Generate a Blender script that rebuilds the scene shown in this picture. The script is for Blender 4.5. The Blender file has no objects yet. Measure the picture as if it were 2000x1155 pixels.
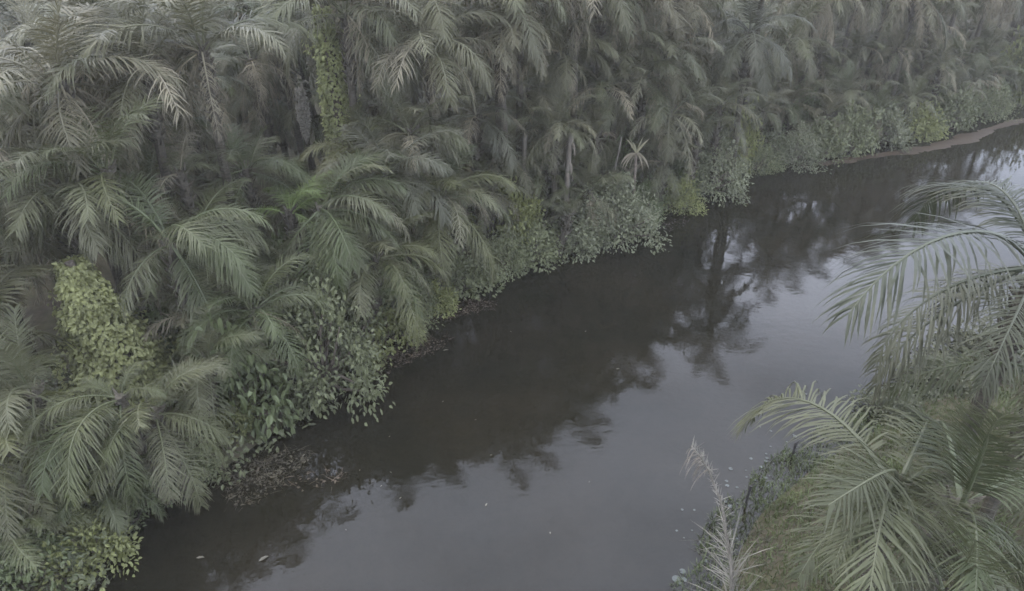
import bpy, math, random
import numpy as np
from mathutils import Vector, Matrix

R = math.radians
scene = bpy.context.scene
C = scene.collection

# ------------------------------------------------------------------ camera
CAM_H, PITCH, FPX, WPX, HPX = 14.0, R(30.0), 1428.0, 2000.0, 1155.0
cam_d = bpy.data.cameras.new('camera')
cam_d.sensor_width = 36.0
cam_d.lens = 36.0 * FPX / WPX
cam_d.clip_end = 2000.0
cam = bpy.data.objects.new('camera', cam_d)
cam.location = (0, 0, CAM_H)
cam.rotation_euler = (math.pi / 2 - PITCH, 0, 0)
C.objects.link(cam)
scene.camera = cam

# ------------------------------------------------------------------ sky
SUN_EL, SUN_AZ = R(52), R(-55)          # azimuth from +Y, clockwise
world = bpy.data.worlds.new('World')
scene.world = world
world.use_nodes = True
wn, wl = world.node_tree.nodes, world.node_tree.links
wn.clear()
w_out = wn.new('ShaderNodeOutputWorld')
w_bg = wn.new('ShaderNodeBackground')
w_sky = wn.new('ShaderNodeTexSky')
w_sky.sky_type = 'NISHITA'
w_sky.sun_disc = False
w_sky.sun_elevation = SUN_EL
w_sky.sun_rotation = SUN_AZ
w_tc = wn.new('ShaderNodeTexCoord')
w_map = wn.new('ShaderNodeMapping')
w_map.inputs['Scale'].default_value = (1.0, 1.0, 2.2)
w_noise = wn.new('ShaderNodeTexNoise')
w_noise.inputs['Scale'].default_value = 2.6
w_noise.inputs['Detail'].default_value = 5.0
w_noise.inputs['Roughness'].default_value = 0.5
w_ramp = wn.new('ShaderNodeValToRGB')
w_ramp.color_ramp.elements[0].position = 0.30
w_ramp.color_ramp.elements[0].color = (0.38, 0.38, 0.38, 1)
w_ramp.color_ramp.elements[1].position = 0.62
w_ramp.color_ramp.elements[1].color = (1, 1, 1, 1)
w_mix = wn.new('ShaderNodeMix')
w_mix.data_type = 'RGBA'
w_mix.inputs['B'].default_value = (22.3, 24.0, 29.0, 1)     # the cloud sheet
wl.new(w_tc.outputs['Generated'], w_map.inputs['Vector'])
wl.new(w_map.outputs['Vector'], w_noise.inputs['Vector'])
wl.new(w_noise.outputs['Fac'], w_ramp.inputs['Fac'])
wl.new(w_ramp.outputs['Color'], w_mix.inputs['Factor'])
wl.new(w_sky.outputs['Color'], w_mix.inputs['A'])
wl.new(w_mix.outputs['Result'], w_bg.inputs['Color'])
w_bg.inputs['Strength'].default_value = 0.12
wl.new(w_bg.outputs['Background'], w_out.inputs['Surface'])

sun_d = bpy.data.lights.new('sun', 'SUN')
sun_d.energy = 1.5
sun_d.angle = R(20)
sun_d.color = (1.0, 0.92, 0.78)
sun = bpy.data.objects.new('sun', sun_d)
sdir = Vector((math.sin(SUN_AZ) * math.cos(SUN_EL), math.cos(SUN_AZ) * math.cos(SUN_EL), math.sin(SUN_EL)))
sun.rotation_euler = sdir.to_track_quat('Z', 'Y').to_euler()
C.objects.link(sun)

vs = scene.view_settings
vs.view_transform = 'Standard'
vs.look = 'None'
vs.exposure = 0.72
vs.gamma = 1.0
vs.use_curve_mapping = False
scene.render.engine = 'CYCLES'
cy = scene.cycles
cy.use_denoising = True
cy.max_bounces = 5
cy.diffuse_bounces = 2
cy.use_adaptive_sampling = True
cy.adaptive_threshold = 0.03
cy.glossy_bounces = 2
cy.transmission_bounces = 4
cy.transparent_max_bounces = 12
cy.volume_bounces = 0
cy.caustics_reflective = False
cy.caustics_refractive = False
cy.filter_width = 1.6

# ------------------------------------------------------------------ helpers
def at(u, v, z=0.0):
    """Photo pixel and height above the water -> world point."""
    xn, yn = (u - WPX / 2) / FPX, (HPX / 2 - v) / FPX
    d = Vector((xn, math.cos(PITCH) + yn * math.sin(PITCH), -math.sin(PITCH) + yn * math.cos(PITCH)))
    return Vector((0, 0, CAM_H)) + d * ((z - CAM_H) / d.z)

def px_per_m(p):
    f = Vector((0, math.cos(PITCH), -math.sin(PITCH)))
    return FPX / max((Vector(p) - Vector((0, 0, CAM_H))).dot(f), 0.1)

class MB:
    """Collects verts, faces, a per-vertex value t and material slots for one mesh."""
    def __init__(self):
        self.v, self.f, self.t, self.m = [], [], [], []
    def add(self, vs_, fs_, ts_, mi=0):
        o = len(self.v)
        self.v += [tuple(p) for p in vs_]
        self.t += list(ts_)
        self.f += [tuple(i + o for i in f) for f in fs_]
        self.m += [mi] * len(fs_)
    def tube(self, pts, rads, n=6, mi=0, cap=True):
        pts = [Vector(p) for p in pts]
        vv, ff, tt = [], [], []
        up0 = Vector((0.31, 0.17, 0.93))
        for i, p in enumerate(pts):
            d = (pts[min(i + 1, len(pts) - 1)] - pts[max(i - 1, 0)]).normalized()
            a = d.cross(up0 if abs(d.dot(up0)) < 0.95 else Vector((1, 0, 0))).normalized()
            b = d.cross(a)
            for k in range(n):
                an = 2 * math.pi * k / n
                vv.append(p + (a * math.cos(an) + b * math.sin(an)) * rads[i])
                tt.append(i / max(len(pts) - 1, 1))
        for i in range(len(pts) - 1):
            for k in range(n):
                ff.append((i * n + k, i * n + (k + 1) % n, (i + 1) * n + (k + 1) % n, (i + 1) * n + k))
        if cap:
            ff.append(tuple(range(n))[::-1])
            ff.append(tuple((len(pts) - 1) * n + k for k in range(n)))
        self.add(vv, ff, tt, mi)
    def strip(self, pts, widths, side, mi=0, twist=0.0):
        """A leaf blade: a thin strip along pts."""
        vv, ff, tt = [], [], []
        n = len(pts)
        for i, p in enumerate(pts):
            d = (pts[min(i + 1, n - 1)] - pts[max(i - 1, 0)]).normalized()
            s = side - d * side.dot(d)
            s = s.normalized() if s.length > 1e-4 else d.orthogonal().normalized()
            if twist:
                s = Matrix.Rotation(twist * i / n, 3, d) @ s
            if i == n - 1:
                vv.append(p); tt.append(1.0)
            else:
                vv += [p - s * widths[i] * 0.5, p + s * widths[i] * 0.5]
                tt += [i / (n - 1)] * 2
        for i in range(n - 2):
            ff.append((2 * i, 2 * i + 1, 2 * i + 3, 2 * i + 2))
        ff.append((2 * (n - 2), 2 * (n - 2) + 1, 2 * (n - 1)))
        self.add(vv, ff, tt, mi)
    def leaf(self, p, d, nrm, ln, wd, mi=0, t=0.5):
        """An ovate leaf of four faces with a slight fold."""
        d = d.normalized()
        s = d.cross(nrm)
        s = s.normalized() if s.length > 1e-4 else d.orthogonal().normalized()
        n2 = s.cross(d)
        q = [p, p + d * ln * .35 + s * wd * .5 + n2 * wd * .16, p + d * ln * .75 + s * wd * .36 + n2 * wd * .1,
             p + d * ln - n2 * ln * .12, p + d * ln * .75 - s * wd * .36 + n2 * wd * .1, p + d * ln * .35 - s * wd * .5 + n2 * wd * .16]
        self.add(q, [(0, 1, 2, 3), (0, 3, 4, 5)], [t] * 6, mi)
    def mesh(self, name, mats, smooth=False):
        me = bpy.data.meshes.new(name)
        me.from_pydata(self.v, [], self.f)
        for m in mats:
            me.materials.append(m)
        me.polygons.foreach_set('material_index', self.m)
        if smooth:
            me.polygons.foreach_set('use_smooth', [True] * len(self.f))
        a = me.attributes.new('t', 'FLOAT', 'POINT')
        a.data.foreach_set('value', self.t)
        me.update()
        return me

def obj(name, me, parent=None, loc=(0, 0, 0), rz=0.0, sc=1.0, col=None):
    o = bpy.data.objects.new(name, me)
    C.objects.link(o)
    o.parent = parent
    o.location = loc
    o.rotation_euler = (0, 0, rz)
    o.scale = (sc, sc, sc) if not isinstance(sc, tuple) else sc
    if col:
        o.color = (*col, 1)
    return o

def tag(o, label=None, cat=None, group=None, kind=None):
    if label: o['label'] = label
    if cat: o['category'] = cat
    if group: o['group'] = group
    if kind: o['kind'] = kind
    return o

def rv(rng, s=1.0):
    return Vector((rng.gauss(0, s), rng.gauss(0, s), rng.gauss(0, s)))

# ------------------------------------------------------------------ materials
def mat_base(name):
    m = bpy.data.materials.new(name)
    m.use_nodes = True
    n, l = m.node_tree.nodes, m.node_tree.links
    return m, n, l, n['Principled BSDF'], n['Material Output']

def mk(n, kind, **kw):
    x = n.new(kind)
    for k, v in kw.items():
        x.inputs[k].default_value = v
    return x

def mixc(n, l, fac, a, b, mode='MIX'):
    x = n.new('ShaderNodeMix')
    x.data_type = 'RGBA'
    x.blend_type = mode
    for key, val in (('Factor', fac), ('A', a), ('B', b)):
        if hasattr(val, 'node'):
            l.new(val, x.inputs[key])
        else:
            x.inputs[key].default_value = val if key == 'Factor' else (*val, 1)
    return x.outputs['Result']

def maprange(n, l, src, a, b, c, d):
    x = n.new('ShaderNodeMapRange')
    l.new(src, x.inputs['Value'])
    for k, v in (('From Min', a), ('From Max', b), ('To Min', c), ('To Max', d)):
        x.inputs[k].default_value = v
    return x.outputs['Result']

def leaf_material(name, tip, rough=0.5, transl=0.22, spec=0.4, noise=0.6, tipamt=0.45, nscale=1.7, dry=0.0):
    """Leaf colour is the object's own colour, varied by object, by patch and towards the leaf tip."""
    m, n, l, p, out = mat_base(name)
    oi = n.new('ShaderNodeObjectInfo')
    tcn = n.new('ShaderNodeTexCoord')
    no = mk(n, 'ShaderNodeTexNoise', Scale=nscale, Detail=4.0)
    l.new(tcn.outputs['Object'], no.inputs['Vector'])
    at_ = n.new('ShaderNodeAttribute'); at_.attribute_name = 't'
    v1 = maprange(n, l, oi.outputs['Random'], 0, 1, 0.80, 1.2)
    v2 = maprange(n, l, no.outputs['Fac'], 0.3, 0.7, 1 - noise * .5, 1 + noise * .5)
    mul = n.new('ShaderNodeMath'); mul.operation = 'MULTIPLY'
    l.new(v1, mul.inputs[0]); l.new(v2, mul.inputs[1])
    comb = n.new('ShaderNodeCombineColor')
    for i in range(3):
        l.new(mul.outputs[0], comb.inputs[i])
    c = mixc(n, l, 1.0, oi.outputs['Color'], comb.outputs['Color'], 'MULTIPLY')
    fr_ = n.new('ShaderNodeMath'); fr_.operation = 'MULTIPLY'; fr_.inputs[1].default_value = 7.31
    l.new(oi.outputs['Random'], fr_.inputs[0])
    f2 = n.new('ShaderNodeMath'); f2.operation = 'FRACT'
    l.new(fr_.outputs[0], f2.inputs[0])
    c = mixc(n, l, maprange(n, l, f2.outputs[0], .55, 1.0, 0, dry), c, tip)
    tf = maprange(n, l, at_.outputs['Fac'], 0.45, 1.0, 0.0, tipamt)
    c = mixc(n, l, tf, c, tip)
    l.new(c, p.inputs['Base Color'])
    p.inputs['Roughness'].default_value = rough
    p.inputs['Specular IOR Level'].default_value = spec
    tr = n.new('ShaderNodeBsdfTranslucent')
    l.new(c, tr.inputs['Color'])
    ms = n.new('ShaderNodeMixShader')
    ms.inputs['Fac'].default_value = transl
    l.new(p.outputs['BSDF'], ms.inputs[1]); l.new(tr.outputs['BSDF'], ms.inputs[2])
    l.new(ms.outputs['Shader'], out.inputs['Surface'])
    return m

def bark_material(name, ca, cb, scale=6.0, bump=0.6, stretch=(1, 1, 1), rough=0.9):
    m, n, l, p, out = mat_base(name)
    tcn = n.new('ShaderNodeTexCoord')
    mp = n.new('ShaderNodeMapping'); mp.inputs['Scale'].default_value = stretch
    l.new(tcn.outputs['Object'], mp.inputs['Vector'])
    no = mk(n, 'ShaderNodeTexNoise', Scale=scale, Detail=6.0, Roughness=0.65)
    l.new(mp.outputs['Vector'], no.inputs['Vector'])
    f = maprange(n, l, no.outputs['Fac'], 0.35, 0.65, 0, 1)
    l.new(mixc(n, l, f, ca, cb), p.inputs['Base Color'])
    p.inputs['Roughness'].default_value = rough
    p.inputs['Specular IOR Level'].default_value = 0.2
    b = mk(n, 'ShaderNodeBump', Strength=bump, Distance=0.03)
    l.new(no.outputs['Fac'], b.inputs['Height'])
    l.new(b.outputs['Normal'], p.inputs['Normal'])
    return m

M_LEAF = leaf_material('palm_leaf', (0.10, 0.096, 0.062), rough=0.5, spec=0.25, noise=0.7, tipamt=0.4, dry=0.5)
M_RACHIS = leaf_material('palm_rachis', (0.15, 0.15, 0.10), rough=0.6, transl=0.0, noise=0.2, tipamt=0.3)
M_DEAD = leaf_material('dead_leaf', (0.24, 0.215, 0.18), rough=0.8, transl=0.12, spec=0.2, noise=0.7, tipamt=0.4)
M_BROAD = leaf_material('broad_leaf', (0.15, 0.16, 0.09), rough=0.5, transl=0.2, spec=0.3, noise=0.7, tipamt=0.0, nscale=2.5)
M_VINE = leaf_material('vine_leaf', (0.19, 0.2, 0.09), rough=0.55, transl=0.25, noise=0.8, tipamt=0.25, nscale=2.2)
M_GRASS = leaf_material('grass_blade', (0.105, 0.112, 0.05), rough=0.6, transl=0.2, noise=0.9, tipamt=0.4, nscale=0.9)
M_TRUNK = bark_material('palm_trunk', (0.028, 0.026, 0.02), (0.075, 0.066, 0.05), 7.0, 0.8, (1, 1, 2.4))
M_PALE_BARK = bark_material('pale_bark', (0.075, 0.068, 0.055), (0.16, 0.145, 0.12), 5.0, 0.6, (2.5, 2.5, .6))
M_STEM = bark_material('shrub_stem', (0.06, 0.05, 0.04), (0.13, 0.11, 0.085), 12.0, 0.4)
M_FRUIT = bark_material('fruit_husk', (0.085, 0.08, 0.064), (0.15, 0.14, 0.115), 15.0, 0.3)
M_WEED = leaf_material('sodden_weed', (0.06, 0.045, 0.026), rough=0.6, transl=0.0, noise=0.9, tipamt=0.5, nscale=3.0)
M_BLACK = bark_material('wet_wood', (0.012, 0.012, 0.012), (0.035, 0.032, 0.03), 20.0, 0.3)
M_PAD = leaf_material('lily_leaf', (0.1, 0.11, 0.1), rough=0.4, transl=0.05, noise=0.3, tipamt=0.0)

def ground_material():
    m, n, l, p, out = mat_base('bank_soil')
    g = n.new('ShaderNodeNewGeometry')
    no = mk(n, 'ShaderNodeTexNoise', Scale=0.7, Detail=8.0, Roughness=0.7)
    l.new(g.outputs['Position'], no.inputs['Vector'])
    no2 = mk(n, 'ShaderNodeTexNoise', Scale=6.0, Detail=6.0)
    l.new(g.outputs['Position'], no2.inputs['Vector'])
    a = mixc(n, l, maprange(n, l, no.outputs['Fac'], .35, .65, 0, 1), (0.03, 0.027, 0.02), (0.055, 0.055, 0.03))
    a = mixc(n, l, maprange(n, l, no2.outputs['Fac'], .4, .7, 0, .6), a, (0.075, 0.06, 0.045))
    sep = n.new('ShaderNodeSeparateXYZ')
    l.new(g.outputs['Position'], sep.inputs['Vector'])
    silt = mixc(n, l, maprange(n, l, no.outputs['Fac'], .35, .6, 0, 1), (0.05, 0.034, 0.022), (0.12, 0.085, 0.058))
    l.new(mixc(n, l, maprange(n, l, sep.outputs['Z'], -0.12, -0.02, 1, 0), a, silt), p.inputs['Base Color'])
    p.inputs['Roughness'].default_value = 0.95
    p.inputs['Specular IOR Level'].default_value = 0.08
    b = mk(n, 'ShaderNodeBump', Strength=0.7, Distance=0.05)
    l.new(no2.outputs['Fac'], b.inputs['Height'])
    l.new(b.outputs['Normal'], p.inputs['Normal'])
    return m

def water_material():
    """Murky river: the surface mirrors by Fresnel, the body is silty and lets a little of the bed show."""
    m, n, l, p, out = mat_base('river_water')
    n.remove(p)
    g = n.new('ShaderNodeNewGeometry')
    mp = n.new('ShaderNodeMapping'); mp.inputs['Scale'].default_value = (1.0, 1.5, 1.0); mp.inputs['Rotation'].default_value = (0, 0, R(-15))
    l.new(g.outputs['Position'], mp.inputs['Vector'])
    r1 = mk(n, 'ShaderNodeTexNoise', Scale=2.4, Detail=3.0, Roughness=0.5)
    r2 = mk(n, 'ShaderNodeTexNoise', Scale=0.35, Detail=2.0)
    l.new(mp.outputs['Vector'], r1.inputs['Vector']); l.new(g.outputs['Position'], r2.inputs['Vector'])
    calm = maprange(n, l, r2.outputs['Fac'], .4, .65, .25, 1)
    h = n.new('ShaderNodeMath'); h.operation = 'MULTIPLY'
    l.new(r1.outputs['Fac'], h.inputs[0]); l.new(calm, h.inputs[1])
    b = mk(n, 'ShaderNodeBump', Strength=0.10, Distance=0.05)
    l.new(h.outputs[0], b.inputs['Height'])
    dif = mk(n, 'ShaderNodeBsdfDiffuse')
    sn = mk(n, 'ShaderNodeTexNoise', Scale=0.22, Detail=5.0)
    l.new(g.outputs['Position'], sn.inputs['Vector'])
    l.new(mixc(n, l, maprange(n, l, sn.outputs['Fac'], .35, .65, 0, 1), (0.0076, 0.0074, 0.0045), (0.0115, 0.0100, 0.0060)), dif.inputs['Color'])
    tra = mk(n, 'ShaderNodeBsdfTransparent', Color=(0.58, 0.5, 0.36, 1))
    body = n.new('ShaderNodeMixShader'); body.inputs['Fac'].default_value = 0.16
    l.new(dif.outputs['BSDF'], body.inputs[1]); l.new(tra.outputs['BSDF'], body.inputs[2])
    gl = mk(n, 'ShaderNodeBsdfGlossy', Roughness=0.015)
    fr = mk(n, 'ShaderNodeFresnel', IOR=1.33)
    for x in (gl, fr):
        l.new(b.outputs['Normal'], x.inputs['Normal'])
    ms = n.new('ShaderNodeMixShader')
    l.new(fr.outputs['Fac'], ms.inputs['Fac']); l.new(body.outputs['Shader'], ms.inputs[1]); l.new(gl.outputs['BSDF'], ms.inputs[2])
    l.new(ms.outputs['Shader'], out.inputs['Surface'])
    return m

# ------------------------------------------------------------------ river, ground, water
LEFT_PX = [(215, 1155), (290, 1000), (440, 960), (570, 860), (690, 780), (735, 705), (860, 605), (960, 560), (1110, 515),
           (1260, 465), (1300, 420), (1410, 375), (1450, 335), (1600, 312), (1750, 280), (1890, 240), (2000, 215)]
RIGHT_PX = [(1330, 1155), (1430, 980), (1545, 885), (1710, 790), (1830, 715), (1960, 650)]
LB = [(-70, -80), (-24, -10), (-14, 4)] + [tuple(at(u, v)[:2]) for u, v in LEFT_PX] + [(60, 61), (120, 84), (300, 120)]
RB = [(-30, -80), (-6, -4), (0.8, 6)] + [tuple(at(u, v)[:2]) for u, v in RIGHT_PX] + [(24, 29.5), (31, 36), (42, 43), (72, 54), (130, 74), (300, 104)]
POLY = np.array(LB + RB[::-1])

def river_sd(x, y):
    """Distance from the water's edge: positive on land, negative in the river."""
    x, y = np.asarray(x, float), np.asarray(y, float)
    inside = np.zeros(x.shape, bool)
    dmin = np.full(x.shape, 1e9)
    n = len(POLY)
    for i in range(n):
        (x0, y0), (x1, y1) = POLY[i], POLY[(i + 1) % n]
        c = (y0 > y) != (y1 > y)
        with np.errstate(divide='ignore', invalid='ignore'):
            xi = (x1 - x0) * (y - y0) / ((y1 - y0) if y1 != y0 else 1e-9) + x0
        inside ^= c & (x < xi)
        dx, dy = x1 - x0, y1 - y0
        tt = np.clip(((x - x0) * dx + (y - y0) * dy) / (dx * dx + dy * dy), 0, 1)
        dmin = np.minimum(dmin, np.hypot(x - x0 - tt * dx, y - y0 - tt * dy))
    return np.where(inside, -dmin, dmin)

def is_far_bank(x, y):
    """True on the bank across the river (left of the stream)."""
    best, bl = 1e9, True
    for line, flag in ((LB, True), (RB, False)):
        for (x0, y0), (x1, y1) in zip(line, line[1:]):
            dx, dy = x1 - x0, y1 - y0
            tt = min(1, max(0, ((x - x0) * dx + (y - y0) * dy) / (dx * dx + dy * dy)))
            d = math.hypot(x - x0 - tt * dx, y - y0 - tt * dy)
            if d < best:
                best, bl = d, flag
    return bl

def ground_z(x, y):
    d = river_sd(x, y) - 0.7
    und = 0.12 * np.sin(np.asarray(x) * 0.9 + 1.3 * np.sin(np.asarray(y) * 0.5)) * np.cos(np.asarray(y) * 0.8)
    land = 0.55 * (1 - np.exp(-np.maximum(d, 0) / 1.2)) + und * np.clip(d / 2, 0, 1)
    bed = -1.3 * (1 - np.exp(np.minimum(d, 0) / 2.2))
    return np.where(d > 0, land, bed)

def gz(x, y):
    return float(ground_z(np.array([x]), np.array([y]))[0])

def sd1(x, y):
    return float(river_sd(np.array([x]), np.array([y]))[0])

def build_ground():
    q = np.linspace(-1, 1, 261)
    ax = 18 * q * 3.2 + 190 * np.sign(q) * np.abs(q) ** 5
    X, Y = np.meshgrid(ax + 6, ax + 24)
    Z = ground_z(X, Y)
    n = len(ax)
    verts = np.stack([X, Y, Z], -1).reshape(-1, 3)
    idx = np.arange(n * n).reshape(n, n)
    faces = np.stack([idx[:-1, :-1], idx[:-1, 1:], idx[1:, 1:], idx[1:, :-1]], -1).reshape(-1, 4)
    me = bpy.data.meshes.new('ground')
    me.from_pydata(verts.tolist(), [], faces.tolist())
    me.polygons.foreach_set('use_smooth', [True] * len(me.polygons))
    me.materials.append(ground_material())
    tag(obj('ground', me), 'dark muddy soil of the palm grove and river bed', None, None, 'structure')
    xs = 230
    me = bpy.data.meshes.new('river')
    me.from_pydata([(-xs, -xs + 20, 0), (xs, -xs + 20, 0), (xs, xs + 20, 0), (-xs, xs + 20, 0)], [], [(0, 1, 2, 3)])
    me.materials.append(water_material())
    tag(obj('river', me), 'dark calm river water reflecting palms and cloudy sky', None, None, 'structure')
build_ground()

# ------------------------------------------------------------------ fronds
# (elevation at base, elevation at tip, petiole share, droop of leaflets, raggedness)
AGES = {0: (80, 52, .16, .25, .3), 1: (66, -8, .16, .45, .4), 2: (46, -48, .15, .6, .5), 3: (24, -70, .14, .75, .6),
        4: (2, -82, .13, .9, .7), 5: (-28, -88, .12, 1.0, .9), 6: (-58, -89, .10, 1.3, 1.6)}

def frond_mesh(age, seed, dead=False):
    """One pinnate frond, base at the origin, growing along +X, hanging by its own weight. Unit rachis length 1."""
    rng = random.Random(seed * 31 + age * 7 + (1000 if dead else 0))
    e0, e1, pet, droop, rag = AGES[age]
    e0 += rng.uniform(-7, 7); e1 += rng.uniform(-10, 6)
    e1 = max(e1, -89)
    N = 14
    pts, tan = [Vector((0, 0, 0))], []
    bend = rng.uniform(-.5, .5)
    pw = rng.uniform(1.15, 1.7)
    for i in range(N):
        s = (i + .5) / N
        e = R(e0 + (e1 - e0) * s ** pw)
        az = bend * s * s
        d = Vector((math.cos(e) * math.cos(az), math.cos(e) * math.sin(az), math.sin(e)))
        tan.append(d)
        pts.append(pts[-1] + d / N)
    mb = MB()
    mb.tube(pts, [0.0125 * (1 - .88 * (i / N)) for i in range(N + 1)], 5, 1)
    roll = rng.uniform(-.35, .35)
    nl = rng.randint(54, 60) if not dead else 46
    for side in (-1, 1):
        for k in range(nl):
            s = pet + (1 - pet) * (k + rng.uniform(-.3, .3) + .5) / nl
            s = min(max(s, pet), .995)
            if rng.random() < (.12 if dead else .05):
                continue
            x = s * N
            i = min(int(x), N - 1)
            P = pts[i].lerp(pts[i + 1], x - i)
            T = tan[i]
            S = Vector((0, 0, 1)).cross(T)
            S = S.normalized() if S.length > .05 else Vector((0, 1, 0))
            Nn = T.cross(S) if T.cross(S).z >= 0 or abs(T.z) > .9 else -T.cross(S)
            rr = roll * s
            S2 = S * math.cos(rr) + Nn * math.sin(rr)
            N2 = Nn * math.cos(rr) - S * math.sin(rr)
            f = (s - pet) / (1 - pet)
            ln = .35 * (0.55 + 1.1 * f if f < .4 else 1.0 - .62 * ((f - .4) / .6) ** 1.6) * rng.uniform(.72, 1.12)
            a = R(72 - 40 * f + rng.gauss(0, 8 * rag))
            lift = R(rng.gauss(14, 10 * rag) - 12 * droop)
            d = (T * math.cos(a) + (S2 * side * math.cos(lift) + N2 * math.sin(lift)) * math.sin(a)).normalized()
            if dead:
                ln *= rng.uniform(.5, 1.0)
            nseg = 4
            q = [P]
            g = droop * rng.uniform(.6, 1.35) * (.62 if not dead else .8)
            for j in range(nseg):
                d = (d + Vector((0, 0, -g * (0.35 + j * .55) / nseg * 1.9)) + (rv(rng, .10) if dead else rv(rng, .05))).normalized()
                q.append(q[-1] + d * ln / nseg)
            w0 = .0092 * rng.uniform(.8, 1.2) * (.85 if dead else 1)
            mb.strip(q, [w0 * .65, w0, w0 * .95, w0 * .62, 0], T if not dead else (T + rv(rng, .4)), 0, rng.uniform(-.9, .9) if dead else rng.uniform(-.7, .7))
    RACHIS[(age, seed, dead)] = np.array([tuple(p) for p in pts])
    return mb.mesh('dead_frond' if dead else 'frond', [M_DEAD if dead else M_LEAF, M_DEAD if dead else M_RACHIS])

RACHIS = {}
FRONDS = {a: [frond_mesh(a, s) for s in range(8 if a else 3)] for a in range(6)}
DEADS = {a: [frond_mesh(a, s, True) for s in range(5)] for a in (2, 3, 4, 5, 6)}

def project(P):
    """World points (n, 3) -> photo pixels and depth."""
    P = np.atleast_2d(P) - np.array([0, 0, CAM_H])
    c, s_ = math.cos(PITCH), math.sin(PITCH)
    dep = P[:, 1] * c - P[:, 2] * s_
    return np.stack([WPX / 2 + FPX * P[:, 0] / dep, HPX / 2 - FPX * (P[:, 1] * s_ + P[:, 2] * c) / dep, dep], 1)

FIT = {}
def fit_frond(hub, L, path, dead=False):
    """Choose the frond shape, direction and length whose midrib runs through the given photo points."""
    if dead not in FIT:
        az = np.radians(np.arange(0, 360, 10))
        ca, sa = np.cos(az)[:, None], np.sin(az)[:, None]
        keys, arr = [], []
        for (age, seed, dd), R_ in RACHIS.items():
            if dd == dead:
                arr.append(np.stack([R_[None, :, 0] * ca - R_[None, :, 1] * sa, R_[None, :, 0] * sa + R_[None, :, 1] * ca, np.repeat(R_[None, :, 2], 36, 0)], 2))
                keys += [(a, age, seed) for a in range(0, 360, 10)]
        FIT[dead] = (keys, np.concatenate(arr))
    keys, Q = FIT[dead]
    path = np.array(path, float)
    best = (1e18,)
    for k in (.75, .85, .95, 1.05, 1.15, 1.28):
        pr = project((Q * L * k + np.array(hub)).reshape(-1, 3))[:, :2].reshape(len(Q), -1, 2)
        e = ((pr[:, -1] - path[-1]) ** 2).sum(1) + 900 * (k - 1) ** 2
        for m in path[:-1]:
            e = e + 1.6 * ((pr - m) ** 2).sum(2).min(1)
        i = int(e.argmin())
        if e[i] < best[0]:
            best = (float(e[i]), *keys[i], k)
    return best

# what the photo shows uncovered: (u, v, half width, half height, depth) - no nearer frond hangs across these
CLEAR = [(218, 640, 100, 125, 20.6), (645, 165, 30, 90, 28.2), (582, 220, 22, 50, 27.6), (565, 375, 45, 40, 24.6), (1243, 305, 24, 30, 33), (1112, 325, 14, 38, 31),
         (345, 305, 50, 50, 24), (640, 715, 65, 60, 22), (500, 770, 32, 50, 21), (1205, 430, 60, 40, 31), (1390, 345, 45, 35, 38), (1425, 290, 25, 40, 38),
         (1050, 485, 50, 25, 30), (745, 640, 30, 40, 24.5), (1545, 300, 50, 25, 42), (475, 140, 40, 60, 27), (900, 540, 30, 30, 27)]

def hides(P, margin=0.0):
    pr = project(P)
    for u, v, a, b, dep in CLEAR:
        mg = min(margin, .6 * a)
        m = ((pr[:, 0] - u) / (a + mg)) ** 2 + ((pr[:, 1] - v) / (b + mg)) ** 2 < 1
        if (m & (pr[:, 2] < dep - .3)).any():
            return True
    return False

def trunk_mesh(h, seed, r=.16, lean=(0, 0), pale=False, boots=True):
    """Palm trunk from the ground (origin minus h) up to the crown at z = 0, ringed with old leaf bases."""
    rng = random.Random(seed)
    mb = MB()
    n = max(5, int(h * 2.2))
    pts, rad = [], []
    for i in range(n + 1):
        s = i / n
        k = (1 - s) ** 1.6
        pts.append(Vector((lean[0] * k + .03 * math.sin(s * 9 + seed), lean[1] * k + .03 * math.cos(s * 7 + seed), -h * (1 - s))))
        rad.append(r * (1.15 - .25 * s) * rng.uniform(.93, 1.08) * (1.35 if i == 0 else 1))
    mb.tube(pts, rad, 9, 0)
    if boots:
        m = int(min(h, 2.6) * 16)
        for i in range(m):
            s = 1 - (i / m) * min(h, 2.6) / h
            x = s * n
            j = min(int(x), n - 1)
            P = pts[j].lerp(pts[j + 1], x - j)
            an = i * 2.399
            o = Vector((math.cos(an), math.sin(an), 0))
            tip = P + o * (r + rng.uniform(.08, .2)) + Vector((0, 0, rng.uniform(.12, .3)))
            mb.tube([P + o * r * .6, P + o * (r + .05) + Vector((0, 0, .06)), tip], [.06, .05, .022], 4, 0)
    return mb.mesh('trunk', [M_PALE_BARK if pale else M_TRUNK], False)

SPLIT = {}
def split_midrib(me):
    """For the near palms: leaflets and midrib of a frond as two meshes."""
    if me.name not in SPLIT:
        out = []
        for mi in (0, 1):
            mb, idx = MB(), {}
            tv = me.attributes['t'].data
            for f in me.polygons:
                if f.material_index == mi:
                    for v in f.vertices:
                        if v not in idx:
                            idx[v] = len(mb.v)
                            mb.v.append(tuple(me.vertices[v].co)); mb.t.append(tv[v].value)
                    mb.f.append(tuple(idx[v] for v in f.vertices)); mb.m.append(0)
            out.append(mb.mesh('midrib' if mi else 'frond', [me.materials[mi]]))
        SPLIT[me.name] = out
    return SPLIT[me.name]

TRUNKS = {}
def shared_trunk(h, seed):
    key = (math.ceil(h * 1.5), seed % 3)
    if key not in TRUNKS:
        TRUNKS[key] = trunk_mesh(key[0] / 1.5 + .1, seed, .15, (.25 * math.sin(seed), .25 * math.cos(seed)))
    return TRUNKS[key]

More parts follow.
